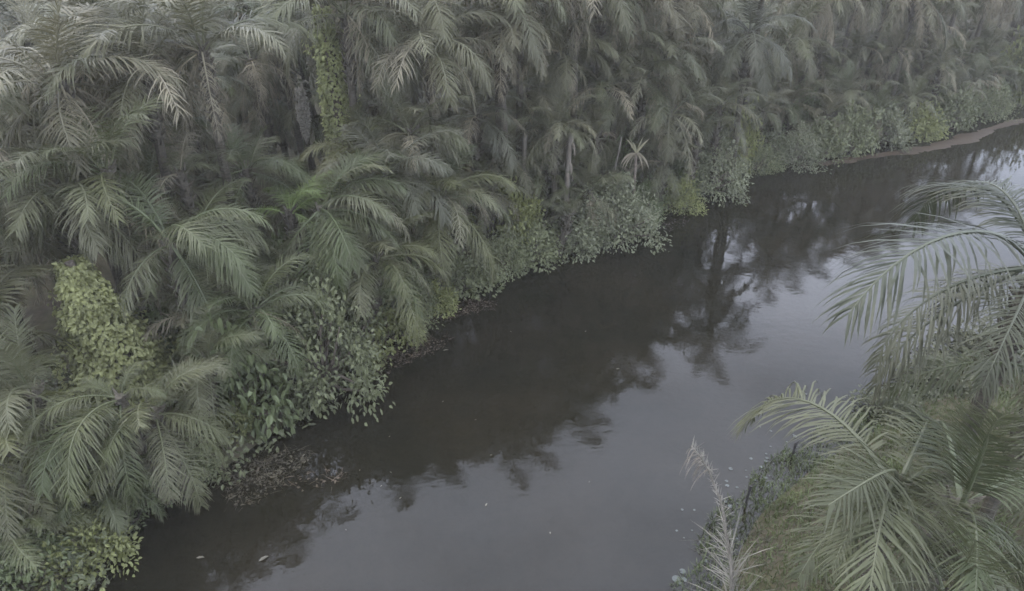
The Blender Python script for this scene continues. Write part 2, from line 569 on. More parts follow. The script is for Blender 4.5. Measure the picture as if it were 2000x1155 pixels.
GREEN = [(0.055, 0.061, 0.026), (0.049, 0.058, 0.025), (0.059, 0.063, 0.029), (0.046, 0.056, 0.022), (0.063, 0.066, 0.027)]
GREY = [(0.064, 0.066, 0.034), (0.058, 0.061, 0.031), (0.070, 0.069, 0.037), (0.078, 0.072, 0.041)]
TAN = [(0.149, 0.133, 0.090), (0.130, 0.117, 0.079), (0.165, 0.145, 0.097), (0.118, 0.114, 0.072)]
LIME = [(.088, .125, .034), (.10, .135, .04)]
YELLOW = [(0.060, 0.062, 0.036), (0.058, 0.060, 0.039)]
PALMS = []

def palm(name, label, hub, L=3.5, n=16, seed=1, cols=GREEN, dead=0.1, skirt=2, group=None, fr=None, lean=None, r=.15,
         ages=(0, 1, 1, 2, 2, 2, 3, 3, 3, 4, 4, 5, 5), pale=False, paths=(), clear=True, shared=False, near=False):
    """A palm: an Empty at its foot, a trunk and each frond as a part of its own. hub is the crown's heart."""
    rng = random.Random(seed * 977 + 5)
    hub = Vector(hub)
    if lean is None:
        lean = (rng.uniform(-.5, .5), rng.uniform(-.5, .5))
    bx, by = hub.x + lean[0], hub.y + lean[1]
    g = gz(bx, by)
    root = bpy.data.objects.new(name, None)
    C.objects.link(root)
    root.location = (bx, by, g)
    tag(root, label, 'palm tree', group)
    h = hub.z - g + .12
    top = Vector((-lean[0], -lean[1], hub.z - g))
    if h > .25:
        obj('trunk', shared_trunk(h, seed) if shared else trunk_mesh(h, seed, r, lean, pale), root, top)
    ga = rng.uniform(0, 360)
    rows = []
    for i in range(n):
        age = ages[min(int(i / n * len(ages)), len(ages) - 1)]
        rows.append((ga + i * 137.5 + rng.uniform(-14, 14), age, rng.uniform(.86, 1.1) * (.8 if age == 0 else 1), age >= 3 and rng.random() < dead, None))
    for i in range(skirt):
        rows.append((rng.uniform(0, 360), rng.choice((5, 6, 6)), rng.uniform(.7, .95), True, None))
    if fr is not None:
        rows = [(*x, None) for x in fr] + rows[:max(0, n - len(fr))] + rows[n:]
    fixed = []
    for pth in paths:
        dd = pth[0] == 'dead'
        e, az, age, sdx, k = fit_frond(hub, L, pth[1:] if dd else pth, dd)
        fixed.append((az, age, k, dd, None, sdx))
    if fixed:
        rows = rows[len(fixed):]
    base = rng.choice(cols)
    for row in fixed + rows:
        az, age, k, dd, c = row[:5]
        if len(row) == 6:
            sdx = row[5]
        else:
            sdx = rng.randrange(len(DEADS[max(age, 2)] if dd else FRONDS[min(age, 5)]))
            if clear:
                ok = False
                for _ in range(5):
                    Q = RACHIS[(max(age, 2) if dd else min(age, 5), sdx, dd)][4:] * L * k
                    ca, sa = math.cos(R(az)), math.sin(R(az))
                    Q = np.stack([Q[:, 0] * ca - Q[:, 1] * sa, Q[:, 0] * sa + Q[:, 1] * ca, Q[:, 2]], 1) + np.array(hub)
                    if not hides(Q, 28):
                        ok = True
                        break
                    az += rng.uniform(40, 110)
                if not ok:
                    if age > 2:
                        continue
                    k *= .42
        me = (DEADS[max(age, 2)] if dd else FRONDS[min(age, 5)])[sdx]
        c = c or (rng.choice(TAN) if dd else base if rng.random() < .75 else rng.choice(cols))
        o = obj('dead_frond' if dd else 'frond', me, root, top + Vector((math.cos(R(az)), math.sin(R(az)), 0)) * r * .6 + Vector((0, 0, rng.uniform(-.12, .1) - .03 * age)),
                R(az), L * k, c)
        if near:
            o.data, rib = split_midrib(me)
            obj('midrib', rib, o, col=c)
        if len(row) == 5:
            o.rotation_euler.x = rng.uniform(-.12, .12)
    PALMS.append((name, label, tuple(round(x, 2) for x in hub), sd1(bx, by), L))
    return root

# far-bank palms read from the photograph: heart of the crown in the photo, its height, frond length, colours, label
FAR = [
    # u, v, z, L, n, cols, dead, skirt, label
    (10, 880, 2.6, 3.0, 14, GREEN, .1, 1, 'low green palm hanging over the water at the lower left edge'),
    (232, 775, 3.3, 3.1, 15, GREEN, .05, 1, 'leafy green palm below the large yellow-green vine mound'),
    (300, 800, 2.6, 2.7, 13, GREEN, .05, 0, 'palm with a broad frond fanning over the water beside brown weed'),
    (205, 935, 1.3, 1.9, 12, GREEN, .0, 0, 'small waterside palm in the lowest left corner thicket'),
    (30, 1040, 1.3, 2.0, 12, GREEN, .15, 1, 'small palm with a browned frond at the bottom left corner'),
    (405, 705, 2.6, 2.3, 13, GREEN, .1, 1, 'short palm behind the dark-leaved shrub with a hanging grey frond'),
    (495, 605, 3.2, 2.7, 14, GREEN, .1, 2, 'palm with one long grey frond hanging over the leafy shrub'),
    (625, 405, 4.8, 3.6, 17, GREEN, .1, 2, 'full palm with straight hanging fronds in the middle of the far bank'),
    (735, 500, 3.3, 2.9, 15, GREEN, .1, 1, 'palm dipping its frond tips into the water mid bank'),
    (860, 385, 4.0, 3.3, 16, GREEN, .1, 2, 'palm whose long frond droops to the waterline near floating brown silt'),
    (755, 335, 5.2, 3.3, 15, YELLOW, .2, 2, 'palm with a pale yellowish fan frond above the waterside palms'),
    (330, 465, 5.2, 3.7, 17, GREEN, .1, 2, 'large palm arching right of the vine mound with two great fronds'),
    (130, 370, 6.4, 3.7, 18, GREY, .15, 2, 'grey-green palm with stiff fronds radiating above the vine mound'),
    (205, 330, 6.9, 3.3, 14, GREEN, .05, 1, 'upright bright palm with tall fronds in the left thicket'),
    (350, 335, 6.0, 2.9, 12, GREY, .5, 3, 'palm with a broad dead brown frond in the left thicket'),
    (565, 410, 4.2, 2.3, 11, LIME, .0, 0, 'young lime green palm between the grey-green crowns'),
    (-40, 640, 4.3, 3.6, 16, GREY, .1, 2, 'grey palm reaching in from the left edge beside the vine mound'),
    (960, 365, 3.0, 2.4, 14, GREY, .1, 1, 'grey palm crowding the shrubs at the far waterline'),
    (800, 255, 6.2, 2.9, 15, GREY, .1, 1, 'grey palm with a spade-shaped front frond under the tall skirts'),
    (930, 220, 5.7, 3.0, 15, YELLOW, .15, 2, 'palm with a yellowing lower frond above a vine-wrapped trunk'),
    (1025, 175, 6.1, 3.1, 15, GREY, .25, 2, 'grey palm with arched crown above a bare grey trunk'),
    (835, 85, 8.8, 3.6, 16, TAN[3:] + GREY, .5, 4, 'tall tan palm with feathery dry crown in the back row'),
    (720, 15, 8.9, 3.8, 16, GREY, .5, 6, 'tall palm with a pale dry skirt of hanging fronds at the top'),
    (980, 55, 9.0, 3.3, 15, GREY, .35, 4, 'tall greyish palm beside the tan crown at the top'),
    (1095, 95, 7.6, 3.2, 15, GREY, .2, 3, 'tall grey palm between two back-row crowns, long drooping fronds'),
    (1180, 170, 5.9, 2.9, 13, GREY, .3, 2, 'palm drooping over a peeling pale leaning trunk'),
    (1215, 80, 7.6, 3.1, 15, GREY, .1, 2, 'arching grey palm at the top above the peeling trunk'),
    (1305, 95, 7.2, 3.3, 15, GREY, .15, 2, 'wide grey palm with a curtain of fronds at the top'),
    (1255, 150, 6.1, 3.2, 14, GREY, .45, 3, 'palm with a long tan frond hanging to the waterside shrubs'),
    (1310, 215, 4.9, 3.1, 13, GREY, .5, 3, 'palm with a dry tan plume hanging near the water'),
    (1405, 205, 4.6, 2.9, 15, GREY, .1, 1, 'grey palm spilling fronds over the bright upright shrub'),
    (1465, 60, 7.4, 3.6, 16, YELLOW, .25, 2, 'broad dome-shaped palm above the far bend of the bank'),
    (1600, 105, 4.6, 2.5, 14, GREY, .2, 1, 'low rounded palm at the far bend with curled fronds'),
    (1680, 90, 4.8, 2.4, 14, GREY, .2, 1, 'small dark palm on the far bend beside a curled crown'),
    (1750, 95, 4.6, 2.4, 14, GREY, .3, 1, 'small brownish palm far up the river bank'),
    (1840, 130, 3.6, 2.2, 13, GREY, .2, 1, 'small palm at the far upper bank near the dark hollow'),
    (1580, 205, 2.0, 1.9, 13, GREY, .05, 0, 'stubby grey waterside palm behind the far shrubs'),
    (1660, 190, 2.0, 1.8, 13, GREY, .05, 0, 'stubby pale palm between far waterside shrubs'),
    (1800, 190, 1.8, 1.7, 12, GREY, .05, 0, 'dwarf palm above the brown shallows at the far right'),
    (1560, 40, 5.0, 3.0, 14, GREY, .2, 2, 'palm with yellowing tips at the top behind the dome-shaped crown'),
    (1920, 60, 4.0, 2.8, 14, GREY, .2, 2, 'dark grey palm in the far upper right corner'),
    (150, 140, 8.2, 3.6, 16, GREEN, .1, 2, 'dark feathery palm high in the left thicket'),
    (490, 115, 7.6, 2.8, 10, TAN[3:] + GREY, .8, 5, 'withered pinkish tan palm in the dark hollow'),
    (545, 5, 8.8, 3.6, 15, GREY, .3, 4, 'tall palm with yellowed hanging fronds left of the vine column'),
    (330, 10, 9.0, 3.8, 17, GREY, .15, 2, 'tall shadowy palm at the top left with soft hanging fronds'),
    (40, 40, 9.2, 3.6, 16, YELLOW, .15, 2, 'tall palm with yellowish underside in the top left corner'),
    (60, 230, 7.2, 3.2, 15, GREEN, .1, 2, 'green palm at the left edge below the tallest crowns'),
    (690, 290, 5.2, 3.1, 15, GREEN, .1, 1, 'dense green palm just below the vine column'),
    (480, 330, 5.2, 3.0, 14, GREEN, .1, 2, 'dark green palm between the dead brown frond and the lime palm'),
    (60, 760, 3.6, 2.9, 14, GREEN, .05, 1, 'dark green palm shaded under the grey left edge palm'),
    (1150, 290, 2.6, 2.0, 12, GREEN, .1, 0, 'small green palm in the gap behind the pale rosette'),
    (985, 300, 3.8, 2.5, 15, GREY, .15, 2, 'mid-height palm screening the trunks below the yellowing frond'),
    (1065, 335, 2.8, 2.3, 14, GREEN, .15, 1, 'low palm between the bare grey trunk and the peeling one'),
    (1165, 265, 4.2, 2.4, 14, GREY, .3, 2, 'mid-height palm right of the peeling trunk'),
    (1295, 315, 3.2, 2.3, 14, GREY, .3, 2, 'low palm tucked left of the dry tan plume'),
    (1365, 265, 4.0, 2.4, 14, GREY, .2, 2, 'palm filling the bank right of the dry tan plume'),
    (1085, 245, 5.0, 2.6, 15, GREY, .25, 2, 'palm under the drooping tall grey crown'),
    (700, 590, 2.2, 1.8, 12, GREEN, .1, 0, 'small palm among shrubs left of the tip-dipping palm'),
    (1490, 215, 3.4, 2.3, 14, GREY, .2, 1, 'palm right of the spilling grey palm at the bend'),
    (1110, 420, 1.9, 1.8, 12, GREY, .05, 0, 'dwarf grey palm bowing among the waterside shrubs'),
]
# midribs of the fronds that stand out in the photo, by the crown's photo position
PATHS = {
    (130, 370): [((75, 450), (68, 528)), ((205, 455), (243, 500)), ((60, 400), (5, 425))],
    (330, 465): [((388, 540), (413, 600), (402, 672)), ((268, 525), (238, 590)), ((371, 411), (437, 415), (500, 480))],
    (-40, 640): [((84, 635), (140, 681), (158, 725))],
    (495, 605): [((556, 642), (574, 730))],
    (625, 405): [((609, 495), (609, 585)), ((702, 495), (713, 560))],
    (405, 705): [((416, 755), (411, 858))],
    (735, 500): [((790, 548), (804, 604), (811, 672)), ((846, 495), (862, 555))],
    (860, 385): [((923, 432), (947, 481), (966, 555)), ((845, 445), (888, 520))],
    (755, 335): [((757, 390), (742, 465))],
    (960, 365): [((1000, 432), (1015, 484))],
    (232, 775): [((154, 825), (136, 877), (148, 928)), ((115, 790), (60, 850))],
    (300, 800): [((346, 867), (364, 916), (376, 975))],
    (205, 935): [((224, 985), (232, 1022))],
    (10, 880): [((14, 951), (10, 1045))],
    (800, 255): [((797, 300), (797, 350))],
    (930, 220): [((975, 245), (1000, 318)), ((874, 238), (858, 280))],
    (1025, 175): [((1052, 189), (1078, 268))],
    (835, 85): [((874, 119), (893, 182)), ((900, 80), (950, 170)), ('dead', (790, 110), (775, 170))],
    (720, 15): [('dead', (690, 60), (678, 118)), ('dead', (722, 70), (720, 120)), ('dead', (745, 60), (757, 145))],
    (980, 55): [((985, 80), (1000, 145))],
    (1095, 95): [((1110, 115), (1114, 150)), ((1087, 130), (1091, 185))],
    (1215, 80): [((1228, 100), (1234, 155))],
    (1305, 95): [((1325, 110), (1347, 178))],
    (1255, 150): [('dead', (1278, 180), (1285, 285))],
    (1310, 215): [('dead', (1332, 252), (1345, 352))],
    (1180, 170): [((1150, 205), (1140, 265))],
    (1405, 205): [((1433, 227), (1456, 292))],
    (1465, 60): [((1510, 75), (1539, 160)), ((1430, 90), (1400, 160))],
    (205, 330): [((217, 262), (231, 224), (285, 232)), ((150, 290), (110, 330))],
    (350, 335): [('dead', (365, 265)), ('dead', (322, 370), (300, 400))],
    (565, 410): [((545, 370), (520, 372)), ((590, 370), (620, 378))],
    (490, 115): [('dead', (497, 150), (510, 240)), ('dead', (460, 160), (430, 250))],
    (150, 140): [((240, 150), (300, 215))],
}
SHORT = '''low left-edge palm|leafy palm below the vine mound|fan-frond palm by the weed|small corner thicket palm|browned corner palm|short palm behind the dark shrub|hanging grey-frond palm|full middle palm|tip-dipping palm|long-frond waterline palm|yellowish fan palm|great two-frond palm|stiff radiating palm|upright bright palm|dead brown frond palm|young lime palm|grey left-edge palm|shrub-crowding grey palm|spade-frond palm|yellowing-frond palm|arched palm with bare trunk|tall tan palm|pale-skirted tall palm|greyish palm by the tan crown|drooping tall grey palm|palm over the peeling trunk|arching grey top palm|curtain-frond palm|long tan frond palm|dry plume palm|spilling grey palm|dome-shaped palm|curled far-bend palm|small dark far palm|small brownish far palm|palm by the dark hollow|stubby grey waterside palm|stubby pale palm|dwarf palm by the shallows|yellow-tipped top palm|dark upper corner palm|dark feathery left palm|withered pinkish palm|yellow-skirted tall palm|shadowy top left palm|top left corner palm|green left-edge palm|dense palm under the vine column|dark palm by the lime one|shaded left-edge palm|gap palm behind the rosette|trunk-screening palm|low palm between the trunks|palm right of the peeling trunk|palm left of the dry plume|palm right of the dry plume|palm under the drooping crown|small palm among shrubs|bend palm|bowing dwarf palm'''.split('|')
assert len(SHORT) == len(FAR), (len(SHORT), len(FAR))
for i, (u, v, z, L, n, cols, dead, skirt, lab) in enumerate(FAR):
    p = at(u, v, z)
    zz = z
    while sd1(p.x, p.y) < .35 and zz > .8:       # keep every foot on dry land
        zz -= .2
        p = at(u, v, zz)
    palm('palm_tree', lab, p, L * .82, n + 4, 100 + i, cols, dead, skirt, paths=PATHS.get((u, v), ()))

# tall palms whose crowns rise past the top edge: their trunks, skirts and mirror images show
TALL = [(-6.9, 29.0, 9.9), (-9.6, 23.4, 9.4), (-3.8, 28.4, 10.4), (-.6, 29.2, 10.4), (2.6, 31.6, 10.2), (5.6, 34.4, 10.0), (-1.0, 33.5, 9.8), (-12.6, 20.6, 9.0), (-14.0, 25.6, 9.6),
        (4.2, 38.5, 10.0), (9.2, 39.6, 9.2), (12.4, 38.8, 11.2), (-5.8, 27.0, 9.8), (.4, 30.6, 10.6), (3.8, 33.2, 10.4), (7.6, 36.6, 9.6), (-11.2, 22.6, 9.0), (26.5, 51.5, 8.2), (19.0, 48.5, 9.0), (29.0, 50.6, 8.8), (32.5, 53.2, 8.4), (36.5, 55.5, 8.4), (24.4, 47.4, 7.8), (20.5, 46.5, 8.8), (17.5, 44.5, 8.6), (23.5, 49.0, 8.4), (-16.2, 18.6, 8.4), (-6.5, 34.0, 10.0)]
ORDER = 'first second third fourth fifth sixth seventh eighth ninth tenth eleventh twelfth thirteenth fourteenth fifteenth sixteenth seventeenth eighteenth nineteenth twentieth'.split() + ['twenty-%s' % w for w in 'first second third fourth fifth sixth seventh eighth ninth'.split()] + ['thirtieth']
by_u = sorted(range(1, len(TALL)), key=lambda i: TALL[i][0] / TALL[i][1])
for i, (x, y, z) in enumerate(TALL):
    if i == 0:
        continue
    palm('tall_palm_tree', 'tall palm cut by the top edge, %s from the left of that row' % ORDER[by_u.index(i)], (x, y, z), 3.5, 20, 300 + i, GREY, .35, 9,
         'tall palms along the back of the far bank', shared=True)
carrier = palm('tall_palm_tree', 'tall palm carrying the vine column and a hanging grey fruit cluster', (-6.9, 29.0, 10.2), 3.7, 17, 300, GREY, .25, 3)

# palms that fill the grove behind: a low storey near the water, a tall storey further back
rng = random.Random(4)
spots = [(p[2][0], p[2][1], p[2][2]) for p in PALMS]
GROVE = [(60, .9, 6.0, 1.8, 3.6, 2.1, 1.7, 'low grey-green palm packed under taller crowns along the far bank', 'low palms packed along the far bank'),
         (95, 2.6, 30.0, 4.8, 8.6, 3.0, 2.1, 'grey-green palm packed in the crowded grove behind the bank crowns', 'palms filling the far grove'),
         (85, 12.0, 75.0, 5.6, 8.2, 3.6, 3.2, 'grey-green palm packed in the crowded grove behind the bank crowns', 'palms at the back of the far grove'),
         (95, 2.4, 26.0, 2.6, 5.0, 2.8, 1.8, 'shaded palm crouching beneath the crowded grove crowns', 'shaded palms low in the far grove')]
fill = 0
FILLED = []
for count, s0, s1, h0, h1, Lm, gap, lab, grp in GROVE:
    k = 0
    for _ in range(6000):
        if k >= count:
            break
        far_ = s1 > 50
        x, y = (rng.uniform(-78, 72), rng.uniform(40, 104)) if far_ else (rng.uniform(-40, 62), rng.uniform(10, 78))
        s = sd1(x, y)
        if not s0 < s < s1 or not is_far_bank(x, y) or abs(x) > y * .78 + 2.5:
            continue
        h = h0 + (h1 - h0) * min(1, (s - s0) / 6) ** .7 * rng.uniform(.75, 1.1) + rng.uniform(-.3, .3)
        if x > 8:
            h = min(h, 6.8 + rng.uniform(-1.2, .3))
        if 11 < x < 16 and y < 50:
            h = min(h, 6.0)
        if any((x - a) ** 2 + (y - b) ** 2 + (.8 * (h - c)) ** 2 < gap ** 2 for a, b, c in spots):
            continue
        if hides(np.array([(x, y, h), (x, y, h - 1.2), (x, y, h * .5)]), 45):
            continue
        spots.append((x, y, h))
        gp = palm('grove_palm_tree', lab, (x, y, h), Lm * rng.uniform(.88, 1.1), 19, 500 + fill, GREY + GREEN[:3], .28, 4, grp, shared=True, ages=(0, 1, 1, 2, 2, 3, 3, 4, 4, 4, 5, 5, 5))
        gp.rotation_euler = (rng.gauss(0, .06), rng.gauss(0, .06), 0)
        FILLED.append((gp, grp, project(np.array([(x, y, h)]))[0]))
        fill += 1
        k += 1

# each of them is told by the named palm it stands next to
WORD = {'low palms packed along the far bank': 'low bank palm', 'palms filling the far grove': 'grove palm', 'palms at the back of the far grove': 'hindmost grove palm', 'shaded palms low in the far grove': 'shaded grove palm'}
seen = {}
for gp, grp, (u, v, dep) in sorted(FILLED, key=lambda q: q[2][2]):
    j = min(range(len(FAR)), key=lambda q: (FAR[q][0] - u) ** 2 + 1.5 * (FAR[q][1] - v) ** 2)
    du, dv = u - FAR[j][0], v - FAR[j][1]
    side = 'right of' if du > 0 else 'left of'
    where = ('above and ' if dv < 0 else 'below and ') + side if .4 < abs(dv) / max(abs(du), 1) < 2.5 else side if abs(du) > abs(dv) else 'above' if dv < 0 else 'below'
    base = (WORD[grp], where, SHORT[j])
    seen[base] = seen.get(base, 0) + 1
    gp['label'] = '%s%s %s the %s' % (('', 'second ', 'third ', 'fourth ', 'fifth ', 'sixth ', 'seventh ', 'eighth ', 'ninth ', 'tenth ', 'eleventh ', 'twelfth ', 'thirteenth ', 'fourteenth ')[min(seen[base] - 1, 13)], *base)

# near-bank palms, lower right
NEAR = [(0.049, 0.056, 0.027), (0.045, 0.054, 0.025), (0.053, 0.058, 0.029)]
BACKLIT_DARK = [(0.034, 0.039, 0.021), (0.039, 0.042, 0.025), (0.031, 0.035, 0.020)]  # greens darkened to paint in the backlit shade of the frond undersides
palm('palm_tree', 'large palm on the near bank arching backlit dark fronds over the sky reflection', at(2035, 505, 7.6), 4.2, 8, 701, BACKLIT_DARK, .0, 1, r=.18, clear=False, near=True,
     ages=(2, 2, 3, 4),
     paths=[((1903, 420), (1799, 441), (1716, 533), (1666, 618)), ((1903, 603), (1799, 641), (1749, 699), (1724, 762)), ((1930, 380), (1850, 365), (1775, 430)),
            ((1948, 540), (1885, 530), (1850, 600)), ((1990, 600), (1950, 660), (1925, 750)), ((1985, 400), (1930, 350), (1880, 370))])
palm('palm_tree', 'near-bank palm with one frond sweeping out over the water by grass', at(1750, 955, 4.6), 3.5, 10, 702, NEAR, .0, 0, clear=False, near=True, ages=(2, 2, 1),
     paths=[((1703, 865), (1624, 802), (1545, 783), (1459, 862)), ((1670, 985), (1604, 1047), (1572, 1110)), ((1830, 970), (1880, 1050)), ((1720, 1040), (1700, 1140)), ((1775, 880), (1800, 840)),
            ((1690, 930), (1640, 900)), ((1800, 930), (1850, 930)), ((1770, 1030), (1780, 1120)),
            ((1690, 1000), (1640, 1090)), ((1680, 950), (1620, 970))])
palm('palm_tree', 'near-bank palm with an upright frond at the lower right edge', at(1880, 985, 5.0), 3.5, 7, 703, NEAR, .0, 0, clear=False, near=True, ages=(2, 2, 1),
     paths=[((1920, 869), (1985, 795)), ((1940, 1010), (1985, 1110)), ((1855, 900), (1810, 880)), ((1950, 950), (2015, 975)), ((1900, 1060), (1905, 1150)), ((1840, 940), (1800, 960)), ((1900, 900), (1930, 860))])
palm('palm_tree', 'palm at the bottom edge spreading fronds beneath its taller neighbours', at(1850, 1175, 4.2), 3.0, 6, 704, NEAR, .0, 0, clear=False, near=True, ages=(1, 2, 2),
     paths=[((1790, 1130), (1720, 1140)), ((1910, 1120), (1970, 1150)), ((1820, 1090), (1790, 1060)), ((1880, 1100), (1900, 1060)), ((1780, 1180), (1720, 1220)), ((1930, 1180), (1990, 1220))])
palm('palm_tree', 'grey palm at the right edge between the near-bank crowns', at(2060, 720, 5.2), 3.3, 12, 705, NEAR, .0, 1, clear=False, near=True)

# ------------------------------------------------------------------ fruit cluster (part of the vine-clad palm)
def fruit_cluster():
    rng = random.Random(9)
    mb = MB()
    mb.tube([(0, 0, 0), (-.1, 0, .08), (-.28, 0, 0), (-.33, 0, -.3)], [.035, .035, .03, .03], 6)
    for i in range(520):
        s = rng.random()
        rad = .30 * (math.sin(math.pi * min(1, .12 + s * .88)) ** .7) * (1 - .35 * s)
        a = rng.uniform(0, 6.283)
        q = rad * math.sqrt(rng.random())
        c = Vector((-.36 + q * math.cos(a) - .02 * s, q * math.sin(a), -.2 - 2.1 * s))
        e = rng.uniform(.035, .06)
        mb.add([c + Vector(w) * e for w in ((1, 0, 0), (-1, 0, 0), (0, 1, 0), (0, -1, 0), (0, 0, 1.2), (0, 0, -1.2))],
               [(0, 2, 4), (2, 1, 4), (1, 3, 4), (3, 0, 4), (2, 0, 5), (1, 2, 5), (3, 1, 5), (0, 3, 5)], [.5] * 6)
    return mb.mesh('fruit_cluster', [M_FRUIT])
fc = obj('fruit_cluster', fruit_cluster(), carrier)
pf = at(600, 165, 7.2)
fc.location = pf - carrier.location
fc.location.y = -1.1
tag(fc, 'long grey drooping fruit cluster')

# ------------------------------------------------------------------ vines
def vine_mesh(prof, seed, count, size):
    """Leafy creeper wrapped round a trunk; prof = [(z, radius, dx)], z from the foot."""
    rng = random.Random(seed)
    mb = MB()
    z0, z1 = prof[0][0], prof[-1][0]
    mb.tube([(p[2], 0, p[0]) for p in prof], [max(p[1] * .35, .06) for p in prof], 7, 1)
    lumps = [(rng.uniform(0, 6.28), rng.uniform(z0, z1), rng.uniform(.7, 1.4)) for _ in range(90)]
    for i in range(count):
        z = z0 + (z1 - z0) * rng.random()
        for (za, ra, xa), (zb, rb, xb) in zip(prof, prof[1:]):
            if za <= z <= zb:
                f = (z - za) / (zb - za)
                r_, dx = ra + (rb - ra) * f, xa + (xb - xa) * f
                break
        a = rng.uniform(0, 6.283)
        lum = 1.0
        for la, lz, lk in lumps:
            dd = (abs((a - la + 3.14159) % 6.283 - 3.14159) * r_) ** 2 + (z - lz) ** 2
            lum += (lk - 1) * math.exp(-dd / .06)
        rad = r_ * lum * (1 - .35 * rng.random() ** 2)
        o = Vector((math.cos(a), math.sin(a), 0))
        p = Vector((dx, 0, z)) + o * rad
        d = (o * .5 + Vector((0, 0, -.6)) + rv(rng, .5))
        mb.leaf(p, d, (o + Vector((0, 0, .8)) + rv(rng, .35)), size * rng.uniform(.7, 1.3), size * .75, 0, rng.random())
    for i in range(int(count / 260)):
        z = z0 + (z1 - z0) * rng.uniform(.25, 1)
        a = rng.uniform(0, 6.283)
        r_ = np.interp(z, [p[0] for p in prof], [p[1] for p in prof])
        dx = np.interp(z, [p[0] for p in prof], [p[2] for p in prof])
        o = Vector((math.cos(a), math.sin(a), 0))
        p = Vector((dx, 0, z)) + o * r_ * 1.05
        out_, ln = rng.uniform(.1, .6), rng.uniform(.5, 1.5)
        for k in range(int(ln * 26)):
            f = rng.random()
            q = p + o * out_ * math.sin(min(1, f * 2) * 1.57) + Vector((0, 0, -max(ln * f, 0))) + rv(rng, .07)
            if q.z > .1:
                mb.leaf(q, rv(rng) + Vector((0, 0, -.6)), o + Vector((0, 0, .8)) + rv(rng, .3), size * rng.uniform(.6, 1.2), size * .7, 0, rng.random())
    return mb.mesh('vine', [M_VINE, M_STEM])

def vine(label, x, y, prof, seed, count, size, col):
    o = obj('climbing_vine', vine_mesh(prof, seed, count, size), None, (x, y, 0), 0, 1, col)
    return tag(o, label, 'vine')
pv = at(250, 745, 0.9)
vine('great mound of yellow-green creeper swallowing a palm stump at the left', pv.x, pv.y,
     [(.35, 1.05, .05), (1.0, 1.25, 0), (2.0, 1.05, -.12), (3.0, .75, -.3), (4.0, .5, -.45), (4.9, .35, -.55)], 21, 7500, .15, (.17, .178, .075))
vine('tall column of yellow-green creeper wrapped round a palm trunk', -6.95, 28.7,
     [(.4, .3, 0), (2.5, .4, 0), (4.6, .52, .02), (6.0, .56, .05), (7.2, .48, 0), (8.6, .34, -.05), (9.8, .22, -.05)], 22, 4600, .14, (.21, .225, .095))
pv = at(880, 330, 2.2)
vine('thin green creeper up a slim trunk below the yellowing palm', pv.x, pv.y, [(.3, .22, 0), (2, .3, 0), (3.2, .34, .03), (4.6, .2, .05)], 23, 1300, .12, (.125, .132, .058))

# ------------------------------------------------------------------ shrubs
def shrub_meshes(seed, leaf, aspect, clumps, per):
    """Foliage (unit half-ball, base at z=0) and stems."""
    rng = random.Random(seed)
    fo, st = MB(), MB()
    for c in range(clumps):
        a, e = rng.uniform(0, 6.283), math.asin(rng.random() ** .8)
        rad = rng.uniform(.62, 1.02) * (1 + .22 * math.sin(3 * a + seed))
        cen = Vector((math.cos(a) * math.cos(e), math.sin(a) * math.cos(e), math.sin(e) * .92 + .05)) * rad
        if c % 3 == 0:
            st.tube([(0, 0, 0), cen * .5 + rv(rng, .05), cen], [.028, .018, .008], 4)
        cr = rng.uniform(.13, .24)
        for _ in range(per):
            o = rv(rng, cr * .62)
            p = cen + o
            p.z = max(p.z, .01)
            d = o.normalized() * .7 + cen * .4 + rv(rng, .4) + Vector((0, 0, -.25))
            fo.leaf(p, d, Vector((0, 0, 1)) + o.normalized() * .6 + rv(rng, .3), leaf * rng.uniform(.7, 1.25), leaf * aspect, 0, rng.random())
    return fo.mesh('foliage', [M_BROAD]), st.mesh('stems', [M_STEM])

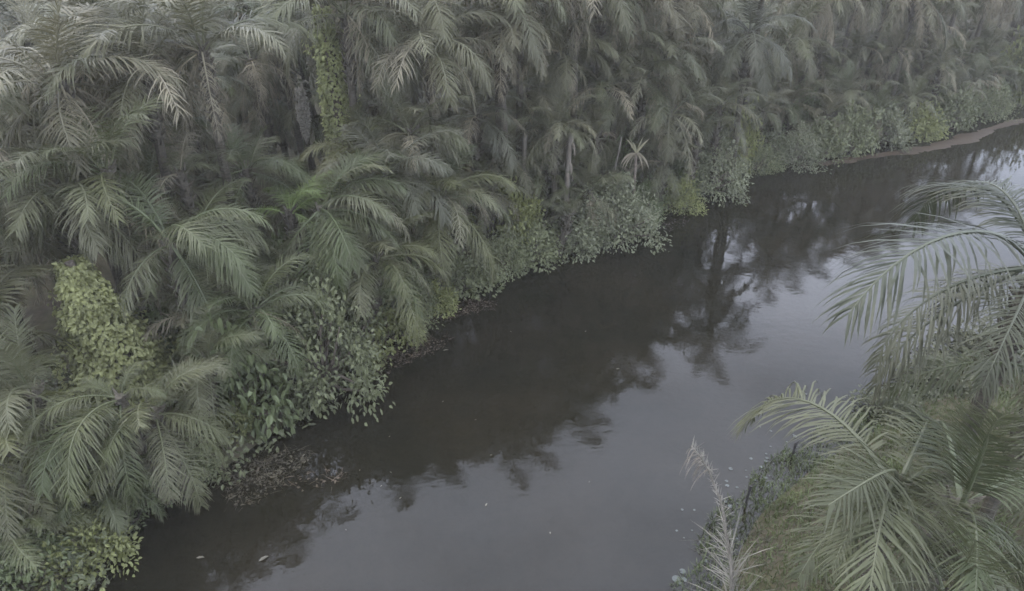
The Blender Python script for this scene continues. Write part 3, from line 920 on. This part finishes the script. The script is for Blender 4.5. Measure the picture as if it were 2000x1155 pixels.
SHRUB = {'broad': [shrub_meshes(s, .125, .55, 70, 28) for s in (1, 2, 3)],
         'fine': [shrub_meshes(s, .075, .55, 95, 44) for s in (4, 5, 6)],
         'large': [shrub_meshes(s, .19, .55, 44, 16) for s in (7, 8)]}
G1, G2, G3, G4 = (0.113, 0.123, 0.063), (0.087, 0.104, 0.048), (0.136, 0.146, 0.056), (0.129, 0.137, 0.082)
SHRUBS = [
    # u, v (at the foot), radius, height, kind, colour, label
    (632, 745, 1.55, 2.6, 'fine', G1, 'large rounded grey-green shrub jutting into the river'),
    (560, 700, 1.1, 1.9, 'fine', G2, 'green shrub behind the rounded grey-green one'),
    (500, 810, 1.0, 2.2, 'large', G2, 'dark big-leaved shrub above the brown weed mat'),
    (455, 850, .6, .7, 'broad', G3, 'low yellowish shrub trailing into the weed mat'),
    (745, 665, .95, 1.1, 'broad', G3, 'yellowish shrub with trailing twigs over brown silt'),
    (690, 640, 1.0, 1.8, 'broad', G2, 'leafy shrub beneath the palm dipping its tips'),
    (905, 560, .95, 1.1, 'broad', G1, 'pale shrub below the drooping long frond'),
    (850, 590, .7, .8, 'broad', G3, 'small yellow-green shrub at the silt edge'),
    (1040, 500, 1.0, 1.1, 'broad', G1, 'grey shrub at the waterline behind a dipped branch'),
    (1120, 480, .9, 1.0, 'broad', G4, 'silvery shrub beside the biggest waterside bush'),
    (1205, 462, 1.5, 2.0, 'fine', G4, 'biggest silvery bush bulging over the river mid picture'),
    (1290, 395, .95, 1.0, 'broad', G1, 'low shrub in the bay between two silvery bushes'),
    (1385, 368, 1.5, 2.1, 'fine', G4, 'silvery small-leaved bush at the corner of the bay'),
    (1330, 370, .9, 1.2, 'broad', G2, 'green shrub under the dry tan plume'),
    (1425, 320, 1.1, 2.6, 'broad', G3, 'bright upright yellow-green shrub under the spilling grey palm'),
    (1480, 325, .9, 1.0, 'fine', G1, 'low dark shrub with twigs in the far water'),
    (1545, 312, 1.25, 1.5, 'fine', G4, 'silvery shrub along the far waterline, widest there'),
    (1600, 300, 1.1, 1.5, 'broad', G1, 'shrub below the stubby grey palm'),
    (1660, 290, 1.2, 1.9, 'broad', G1, 'tall shrub below the stubby pale palm'),
    (1720, 275, 1.2, 1.6, 'broad', G4, 'shrub at the start of the brown shallows'),
    (1785, 262, 1.1, 1.5, 'broad', G3, 'yellowish shrub with pale stems over the brown shallows'),
    (1850, 245, 1.3, 1.9, 'broad', G1, 'rounded shrub over the brown shallows'),
    (1925, 222, 1.3, 1.6, 'fine', G1, 'last fine-leaved shrub before the right edge'),
    (1985, 190, 1.4, 3.2, 'broad', G3, 'bright green bush at the upper right edge'),
    (1530, 260, 1.2, 2.3, 'broad', G2, 'dark green bush filling the bank behind the widest silvery shrub'),
    (110, 1030, .9, 1.3, 'large', G3, 'yellow-green broad-leaved plant at the lower left waterline'),
    (180, 1090, .75, .9, 'broad', G3, 'low leafy plant dipping in water near the bottom left'),
    (30, 1130, .9, 1.0, 'broad', G2, 'shrub in the bottom left corner under the browned frond'),
    (390, 920, .5, .6, 'broad', G1, 'small shrub between fan frond and brown weed'),
    (330, 720, 1.0, 1.6, 'broad', G2, 'shrub at the foot of the vine mound'),
    (560, 620, 1.0, 2.0, 'broad', G2, 'shaded shrub under the full middle palm'),
    (1180, 395, 1.1, 2.1, 'broad', G2, 'green shrub under the pale rosette plant'),
    (1060, 425, 1.1, 2.2, 'broad', G2, 'green shrub between slim trunks on the far bank'),
    (1250, 420, .9, 1.3, 'fine', G2, 'dark shrub just behind the biggest silvery bush'),
    (1820, 745, .9, .8, 'broad', (.07, .072, .042), 'dark olive shrub on the near bank under the arching fronds'),
    (1900, 700, 1.1, 1.0, 'broad', (.07, .072, .042), 'olive shrub on the near bank close to the right edge'),
    (1740, 800, .7, .6, 'broad', (.075, .08, .045), 'low olive shrub on the near bank beside the drooping frond tip'),
    (800, 615, .9, 1.4, 'fine', G1, 'fine grey-green shrub right of the yellowish trailing one'),
    (975, 525, .95, 1.2, 'fine', G1, 'fine-leaved shrub between the pale and the grey waterline shrubs'),
    (1160, 465, .8, 1.2, 'fine', G4, 'small silvery shrub tucked left of the biggest bush'),
    (1000, 480, 1.0, 1.9, 'broad', G3, 'yellowish shrub behind the grey waterline shrub'),
    (1320, 400, .9, 1.3, 'fine', G3, 'yellow-green fine shrub at the inner bay'),
    (250, 985, .7, .8, 'broad', G2, 'dark low plant under the fan frond at the waterline'),
    (770, 600, 1.0, 1.8, 'broad', G2, 'green shrub behind the yellowish trailing one'),
]
for i, (u, v, r_, h, kind, col, lab) in enumerate(SHRUBS):
    p = at(u, v, .15)
    fo, st = SHRUB[kind][i % len(SHRUB[kind])]
    root = bpy.data.objects.new('shrub', None)
    C.objects.link(root)
    root.location = (p.x, p.y, max(gz(p.x, p.y), -.1))
    root.rotation_euler.z = i * 1.7
    root.scale = (r_ * 1.3, r_ * 1.3, h * 1.2)
    tag(root, lab, 'shrub')
    obj('foliage', fo, root, col=col)
    obj('stems', st, root)

# ------------------------------------------------------------------ undergrowth and bank grass (stuff)
def leaf_carpet(name, label, cat, test, n, size, mat, col, zmax, seed, box, blade=False):
    rng = random.Random(seed)
    nr = np.random.RandomState(seed)
    X = nr.uniform(box[0], box[1], n * 8); Y = nr.uniform(box[2], box[3], n * 8)
    S = river_sd(X, Y)
    G = ground_z(X, Y)
    mb = MB()
    k = 0
    for x, y, s, g in zip(X.tolist(), Y.tolist(), S.tolist(), G.tolist()):
        if k >= n:
            break
        if not test(x, y, s):
            continue
        k += 1
        cl = .5 + .5 * math.sin(x * 1.9 + 2 * math.sin(y * .8)) * math.cos(y * 1.6 + math.sin(x))
        if blade:
            d = Vector((rng.gauss(0, .45), rng.gauss(0, .45), 1)).normalized()
            ln = size * rng.uniform(.5, 1.3) * (.55 + .8 * cl)
            p = Vector((x, y, max(g, -.02)))
            q = [p, p + d * ln * .5, p + d * ln * .85 + Vector((d.x, d.y, -.3)) * ln * .25]
            mb.strip(q, [.02, .018, 0], rv(rng), 0)
        else:
            p = Vector((x, y, max(g, 0) + zmax * (.2 + .8 * cl) * rng.random()))
            mb.leaf(p, rv(rng), Vector((0, 0, 1)) + rv(rng, .4), size * rng.uniform(.6, 1.4), size * .55, 0, rng.random())
    o = obj(name, mb.mesh(name, [mat]), col=col)
    return tag(o, label, cat, None, 'stuff')

leaf_carpet('undergrowth', 'tangled low green undergrowth on the far bank floor', 'undergrowth',
            lambda x, y, s: -.1 < s < 7 and is_far_bank(x, y), 36000, .17, M_BROAD, (.075, .082, .042), 1.3, 31, (-20, 46, 8, 60))
leaf_carpet('bank_grass', 'low olive green grass matting the near river bank', 'grass',
            lambda x, y, s: -.25 < s < 7 and not is_far_bank(x, y) and s > -.25 + .5 * math.sin(x * 2.1 + y) * .5, 60000, .24, M_GRASS, (.054, .068, .025), 0, 32, (0, 26, 6, 32), True)

# ------------------------------------------------------------------ dead stalk on the near bank
def dead_stalk():
    foot = at(1436, 1235, .1)
    topp = at(1372, 868, 4.0)
    rng = random.Random(3)
    root = bpy.data.objects.new('dead_palm_stalk', None)
    C.objects.link(root)
    root.location = foot
    tag(root, 'pale dead palm stalk with bare spines leaning over the river', 'dead palm')
    d = topp - foot
    pts = []
    for i in range(13):
        s = i / 12
        pts.append(d * s + Vector((.10 * math.sin(s * 3.1) - .3 * max(0, s - .72) ** 1.4 * 4 + .02 * math.sin(s * 23), 0, .3 * math.sin(s * 3.14) - .25 * max(0, s - .8))))
    mb = MB()
    mb.tube(pts, [.05 * (1 - .7 * i / 12) for i in range(13)], 7)
    obj('stalk', mb.mesh('stalk', [M_PALE_BARK], True), root)
    sp = MB()
    for i in range(420):
        s = rng.random() ** 1.25
        x = s * 12
        j = min(int(x), 11)
        p = pts[j].lerp(pts[j + 1], x - j)
        o = rv(rng).normalized()
        dr = (o + d.normalized() * .9).normalized()
        ln = rng.uniform(.08, .3) if s > .45 else rng.uniform(.2, 1.25)
        q = [p, p + dr * ln * .6, p + dr * ln + Vector((0, 0, -.05 * ln))]
        w = .013 if s > .45 else .019
        sp.strip(q, [w, w * .8, 0], rv(rng), 0)
    obj('spines', sp.mesh('spines', [M_DEAD]), root, col=(.175, .163, .135))
    tip = MB()
    for i in range(26):
        x = rng.uniform(10, 11.99)
        p = pts[int(x)].lerp(pts[int(x) + 1], x - int(x))
        dr = (Vector((-.8, -.1, .1)) + rv(rng, .3)).normalized()
        q = [p]
        ln = rng.uniform(.2, .75)
        for j in range(5):
            dr = (dr + Vector((0, 0, -.6))).normalized()
            q.append(q[-1] + dr * ln / 5)
        tip.strip(q, [.012, .018, .018, .015, .01, 0], rv(rng), 0, rng.uniform(-1, 1))
    obj('withered_tip', tip.mesh('withered_tip', [M_DEAD]), root, col=(.16, .138, .11))
dead_stalk()

# ------------------------------------------------------------------ slim trunks, pale rosette, posts
def slim_stem(name, label, cat, pa, pb, r0, r1, mat, seed, flaps=0):
    rng = random.Random(seed)
    mb = MB()
    pts = []
    for i in range(9):
        s = i / 8
        pts.append((pb - pa) * s + Vector((.05 * math.sin(s * 7 + seed), .05 * math.cos(s * 5), 0)))
    mb.tube(pts, [r0 + (r1 - r0) * i / 8 for i in range(9)], 8)
    root = obj(name, mb.mesh(name, [mat], True), None, pa)
    if flaps:
        fm = MB()
        for i in range(flaps):
            x = rng.uniform(1, 7.5); j = int(x)
            p = pts[j].lerp(pts[j + 1], x - j)
            o = Vector((rng.gauss(0, 1), rng.gauss(0, 1), 0)).normalized()
            q = [p + o * r0 * .8, p + o * (r0 + .08) + Vector((0, 0, -.12)), p + o * (r0 + .12) + Vector((0, 0, -.34)), p + o * (r0 + .08) + Vector((0, 0, -.55))]
            fm.strip(q, [.09, .1, .07, 0], o.cross(Vector((0, 0, 1))), 0)
        obj('peeling_sheaths', fm.mesh('peeling_sheaths', [M_DEAD]), root, col=(.14, .12, .095))
    return tag(root, label, cat)

pb = at(1118, 262, 4.7); pa = Vector((pb.x - .35, pb.y - .2, gz(pb.x, pb.y)))
slim_stem('leaning_trunk', 'pale peeling trunk leaning below the drooping palm', 'trunk', pa, pb, .13, .11, M_PALE_BARK, 5, 26)
pb = at(1025, 262, 4.6); pa = Vector((pb.x + .1, pb.y, gz(pb.x, pb.y)))
slim_stem('bare_trunk', 'bare straight grey trunk on the far bank', 'trunk', pa, pb, .11, .09, M_PALE_BARK, 6)
pb = at(1212, 268, 4.0); pa = Vector((pb.x - .25, pb.y, gz(pb.x, pb.y)))
slim_stem('thin_stem', 'thin bare whitish stem beside the pale rosette', 'stem', pa, pb, .05, .03, M_PALE_BARK, 7)

def rosette():
    rng = random.Random(12)
    p = at(1243, 300, 3.3)
    root = bpy.data.objects.new('rosette_plant', None)
    C.objects.link(root)
    g = gz(p.x, p.y)
    root.location = (p.x, p.y, g)
    tag(root, 'pale straw-coloured rosette plant with upright and hanging blades', 'plant')
    mb = MB()
    mb.tube([(0, 0, 0), (.03, 0, 1.2), (0, 0, p.z - g)], [.08, .07, .06], 7)
    obj('stem', mb.mesh('stem', [M_STEM], True), root)
    for i in range(16):
        fm = MB()
        up = i < 6
        a = rng.uniform(0, 6.28)
        d = Vector((math.cos(a) * .6, math.sin(a) * .6, 1.2 if up else .2)).normalized()
        q = [Vector((0, 0, p.z - g))]
        for j in range(5):
            d = (d + Vector((0, 0, -.12 if up else -.45))).normalized()
            q.append(q[-1] + d * (.17 if up else .2))
        fm.strip(q, [.05, .09, .1, .08, .05, 0], d.cross(Vector((math.sin(a), -math.cos(a), .3))), 0)
        obj('blade', fm.mesh('blade', [M_DEAD]), root, col=(.2, .19, .12) if up else (.22, .195, .14))
rosette()

for u, v, h, lab in ((1456, 985, .62, 'short black stick standing at the grassy near-bank edge'), (1546, 893, .5, 'small dark stub post where the near bank meets lily water')):
    p = at(u, v, 0)
    mb = MB()
    mb.tube([(0, 0, -.3), (.02, 0, h * .6), (.05, .02, h)], [.03, .032, .045], 6)
    mb.tube([(.05, .02, h - .02), (.14, .03, h + .08)], [.02, .008], 5)
    tag(obj('stick', mb.mesh('stick', [M_BLACK]), None, p), lab, 'stick')

# ------------------------------------------------------------------ floating things
def weed_mat(label, u, v, rx, ry, rot, seed, n, col):
    rng = random.Random(seed)
    mb = MB()
    p = at(u, v, 0)
    for i in range(n):
        a, q = rng.uniform(0, 6.283), math.sqrt(rng.random())
        q *= 1 + .25 * math.sin(3 * a + seed)
        x, y = rx * q * math.cos(a), ry * q * math.sin(a)
        x, y = x * math.cos(rot) - y * math.sin(rot), x * math.sin(rot) + y * math.cos(rot)
        z = rng.uniform(-.1, -.004) if rng.random() < .82 else rng.uniform(0, .03)
        d = Vector((rng.gauss(0, 1), rng.gauss(0, 1), rng.gauss(0, .25)))
        if rng.random() < .5:
            d.normalize()
            P = Vector((x, y, z))
            ln = rng.uniform(.15, .5)
            mb.strip([P, P + d * ln * .5 + rv(rng, .03), P + d * ln], [.014, .012, 0], rv(rng), 0)
        else:
            mb.leaf(Vector((x, y, z)), d, Vector((0, 0, 1)) + rv(rng, .4), rng.uniform(.06, .14), .06, 0, rng.random())
    o = obj('floating_weed', mb.mesh('floating_weed', [M_WEED]), None, p, 0, 1, col)
    return tag(o, label, 'water weed')
BRN = (.046, .031, .017)
weed_mat('sodden brown weed mat below the dark big-leaved shrub', 505, 925, 1.2, .85, .5, 1, 2600, (.034, .028, .014))
weed_mat('thin brown weed patch adrift beside the larger mat', 620, 935, .9, .35, .2, 2, 260, BRN)
weed_mat('brown silt and twigs trailing off the yellowish shrub', 800, 690, 1.4, .6, .75, 3, 1500, BRN)
weed_mat('brown leaf litter floating under the long drooping frond', 905, 605, 1.3, .5, .6, 4, 1300, BRN)
weed_mat('dark weed scraps at the bottom left waterline', 150, 1125, 1.0, .6, .8, 5, 700, (.05, .045, .03))

def mud_bar():
    """A low bar of brown mud just awash along the far bank."""
    rng = random.Random(77)
    px = [(1600, 322), (1680, 312), (1740, 302), (1800, 290), (1860, 276), (1915, 262), (1965, 246), (2020, 232), (2100, 208)]
    c = [at(u, v, 0) for u, v in px]
    mb = MB()
    n, m = 81, 9
    vv, ff = [], []
    for i in range(n):
        x = i / (n - 1) * (len(c) - 1)
        j = min(int(x), len(c) - 2)
        p = c[j].lerp(c[j + 1], x - j)
        d = (c[j + 1] - c[j]).normalized()
        nn = Vector((-d.y, d.x, 0))
        w = (.5 + .55 * math.sin(math.pi * i / (n - 1))) * (1 + .22 * math.sin(i * .31) + .18 * math.sin(i * .17 + 1) + .05 * math.sin(i * 1.1))
        for k in range(m):
            f = k / (m - 1) * 2 - 1
            vv.append(p + nn * (f * w + .2 * math.sin(i * .13)) + Vector((0, 0, .012 - .06 * f * f + .005 * math.sin(i * .7 + k * 1.3) + rng.uniform(-.004, .004))))
    for i in range(n - 1):
        for k in range(m - 1):
            ff.append((i * m + k, (i + 1) * m + k, (i + 1) * m + k + 1, i * m + k + 1))
    mb.add(vv, ff, [0] * len(vv))
    o = obj('mud_bar', mb.mesh('mud_bar', [bark_material('wet_mud', (.028, .019, .011), (.042, .029, .017), 1.3, .3, rough=.6)], True))
    tag(o, 'thin bar of brown mud awash along the far bank at the upper right', None, None, 'structure')
mud_bar()
weed_mat('brown weed fringe by the biggest silvery bush', 1310, 440, 1.2, .5, .6, 7, 350, BRN)

def pad(u, v, r_, label, group=None, col=(.055, .062, .055)):
    p = at(u, v, .012)
    mb = MB()
    n = 12
    vv = [(0, 0, .004)] + [(r_ * math.cos(.25 + 5.8 * k / (n - 1)), r_ * math.sin(.25 + 5.8 * k / (n - 1)), .006 * (k % 2)) for k in range(n)]
    mb.add(vv, [(0, k, k + 1) for k in range(1, n)], [.3] * len(vv))
    o = obj('lily_pad', mb.mesh('lily_pad', [M_PAD]), None, p, u * .37, 1, col)
    return tag(o, label, 'lily pad', group)
pad(1321, 1131, .10, 'largest pale lily pad by the foot of the dead stalk')
pad(1333, 1116, .075, 'lily pad just above the largest pale one')
pad(1336, 1132, .07, 'lily pad touching the largest pale one on its right')
rng = random.Random(8)
for i in range(30):
    s = rng.random()
    u, v = 1440 + 150 * s + rng.gauss(0, 22) - 15, 985 - 120 * s + rng.gauss(0, 26) - 20
    pad(u, v, rng.uniform(.025, .06), 'tiny pale lily leaf scattered along the grassy near-bank edge', 'tiny lily leaves off the near bank')
for i in range(9):
    pad(rng.uniform(1320, 1400), rng.uniform(975, 1145), rng.uniform(.02, .05), 'tiny pale leaf adrift around the dead stalk', 'tiny leaves adrift by the dead stalk')

def floating_leaf(u, v, ln, a, label, col=(.13, .12, .09)):
    mb = MB()
    mb.leaf(Vector((0, 0, .015)), Vector((math.cos(a), math.sin(a), .1)), Vector((0, 0, 1)), ln, ln * .35, 0)
    tag(obj('fallen_leaf', mb.mesh('fallen_leaf', [M_DEAD]), None, at(u, v, 0), 0, 1, col), label, 'leaf')
floating_leaf(1203, 722, .13, .2, 'single pale leaf floating in mid river')
floating_leaf(383, 1091, .2, .1, 'pale sliver of leaf floating near the lower left')
floating_leaf(505, 1098, .26, .7, 'curled pale leaf floating at the bottom, lower left of centre')
floating_leaf(865, 686, .2, .3, 'pale leaf floating off the trailing silt')
floating_leaf(948, 990, .12, 1.2, 'small dim leaf floating in the lower middle of the river')
floating_leaf(590, 893, .12, 1.0, 'small pale leaf floating beside the sodden weed mat')

rng = random.Random(55)
for i in range(16):
    floating_leaf(rng.uniform(620, 1250), rng.uniform(600, 1060), rng.uniform(.05, .09), rng.uniform(0, 3), 'tiny fleck of leaf drifting on the dark open water')
    list(scene.objects)[-1]['group'] = 'tiny flecks drifting on the river'

# ------------------------------------------------------------------ the air over the river
def haze():
    x0, x1, y0, y1, z0, z1 = -262, 275, -245, 290, -2.6, 17.0
    me = bpy.data.meshes.new('haze')
    me.from_pydata([(x, y, z) for z in (z0, z1) for y in (y0, y1) for x in (x0, x1)], [],
                   [(0, 2, 3, 1), (4, 5, 7, 6), (0, 1, 5, 4), (2, 6, 7, 3), (0, 4, 6, 2), (1, 3, 7, 5)])
    m, n, l, p, out = mat_base('haze')
    n.remove(p)
    pv_ = n.new('ShaderNodeVolumePrincipled')
    pv_.inputs['Color'].default_value = (.96, .94, .88, 1)
    pv_.inputs['Density'].default_value = HAZE
    pv_.inputs['Anisotropy'].default_value = 0.2
    l.new(pv_.outputs['Volume'], out.inputs['Volume'])
    me.materials.append(m)
    tag(obj('haze', me), 'thin pale humid haze over the river', 'haze', None, 'stuff')
HAZE = 0.00065
haze()

import sys
for p in PALMS:
    if p[3] < .3:
        print('PALM IN WATER', p)
print('palms', len(PALMS), 'objects', len(scene.objects), 'fill', fill)
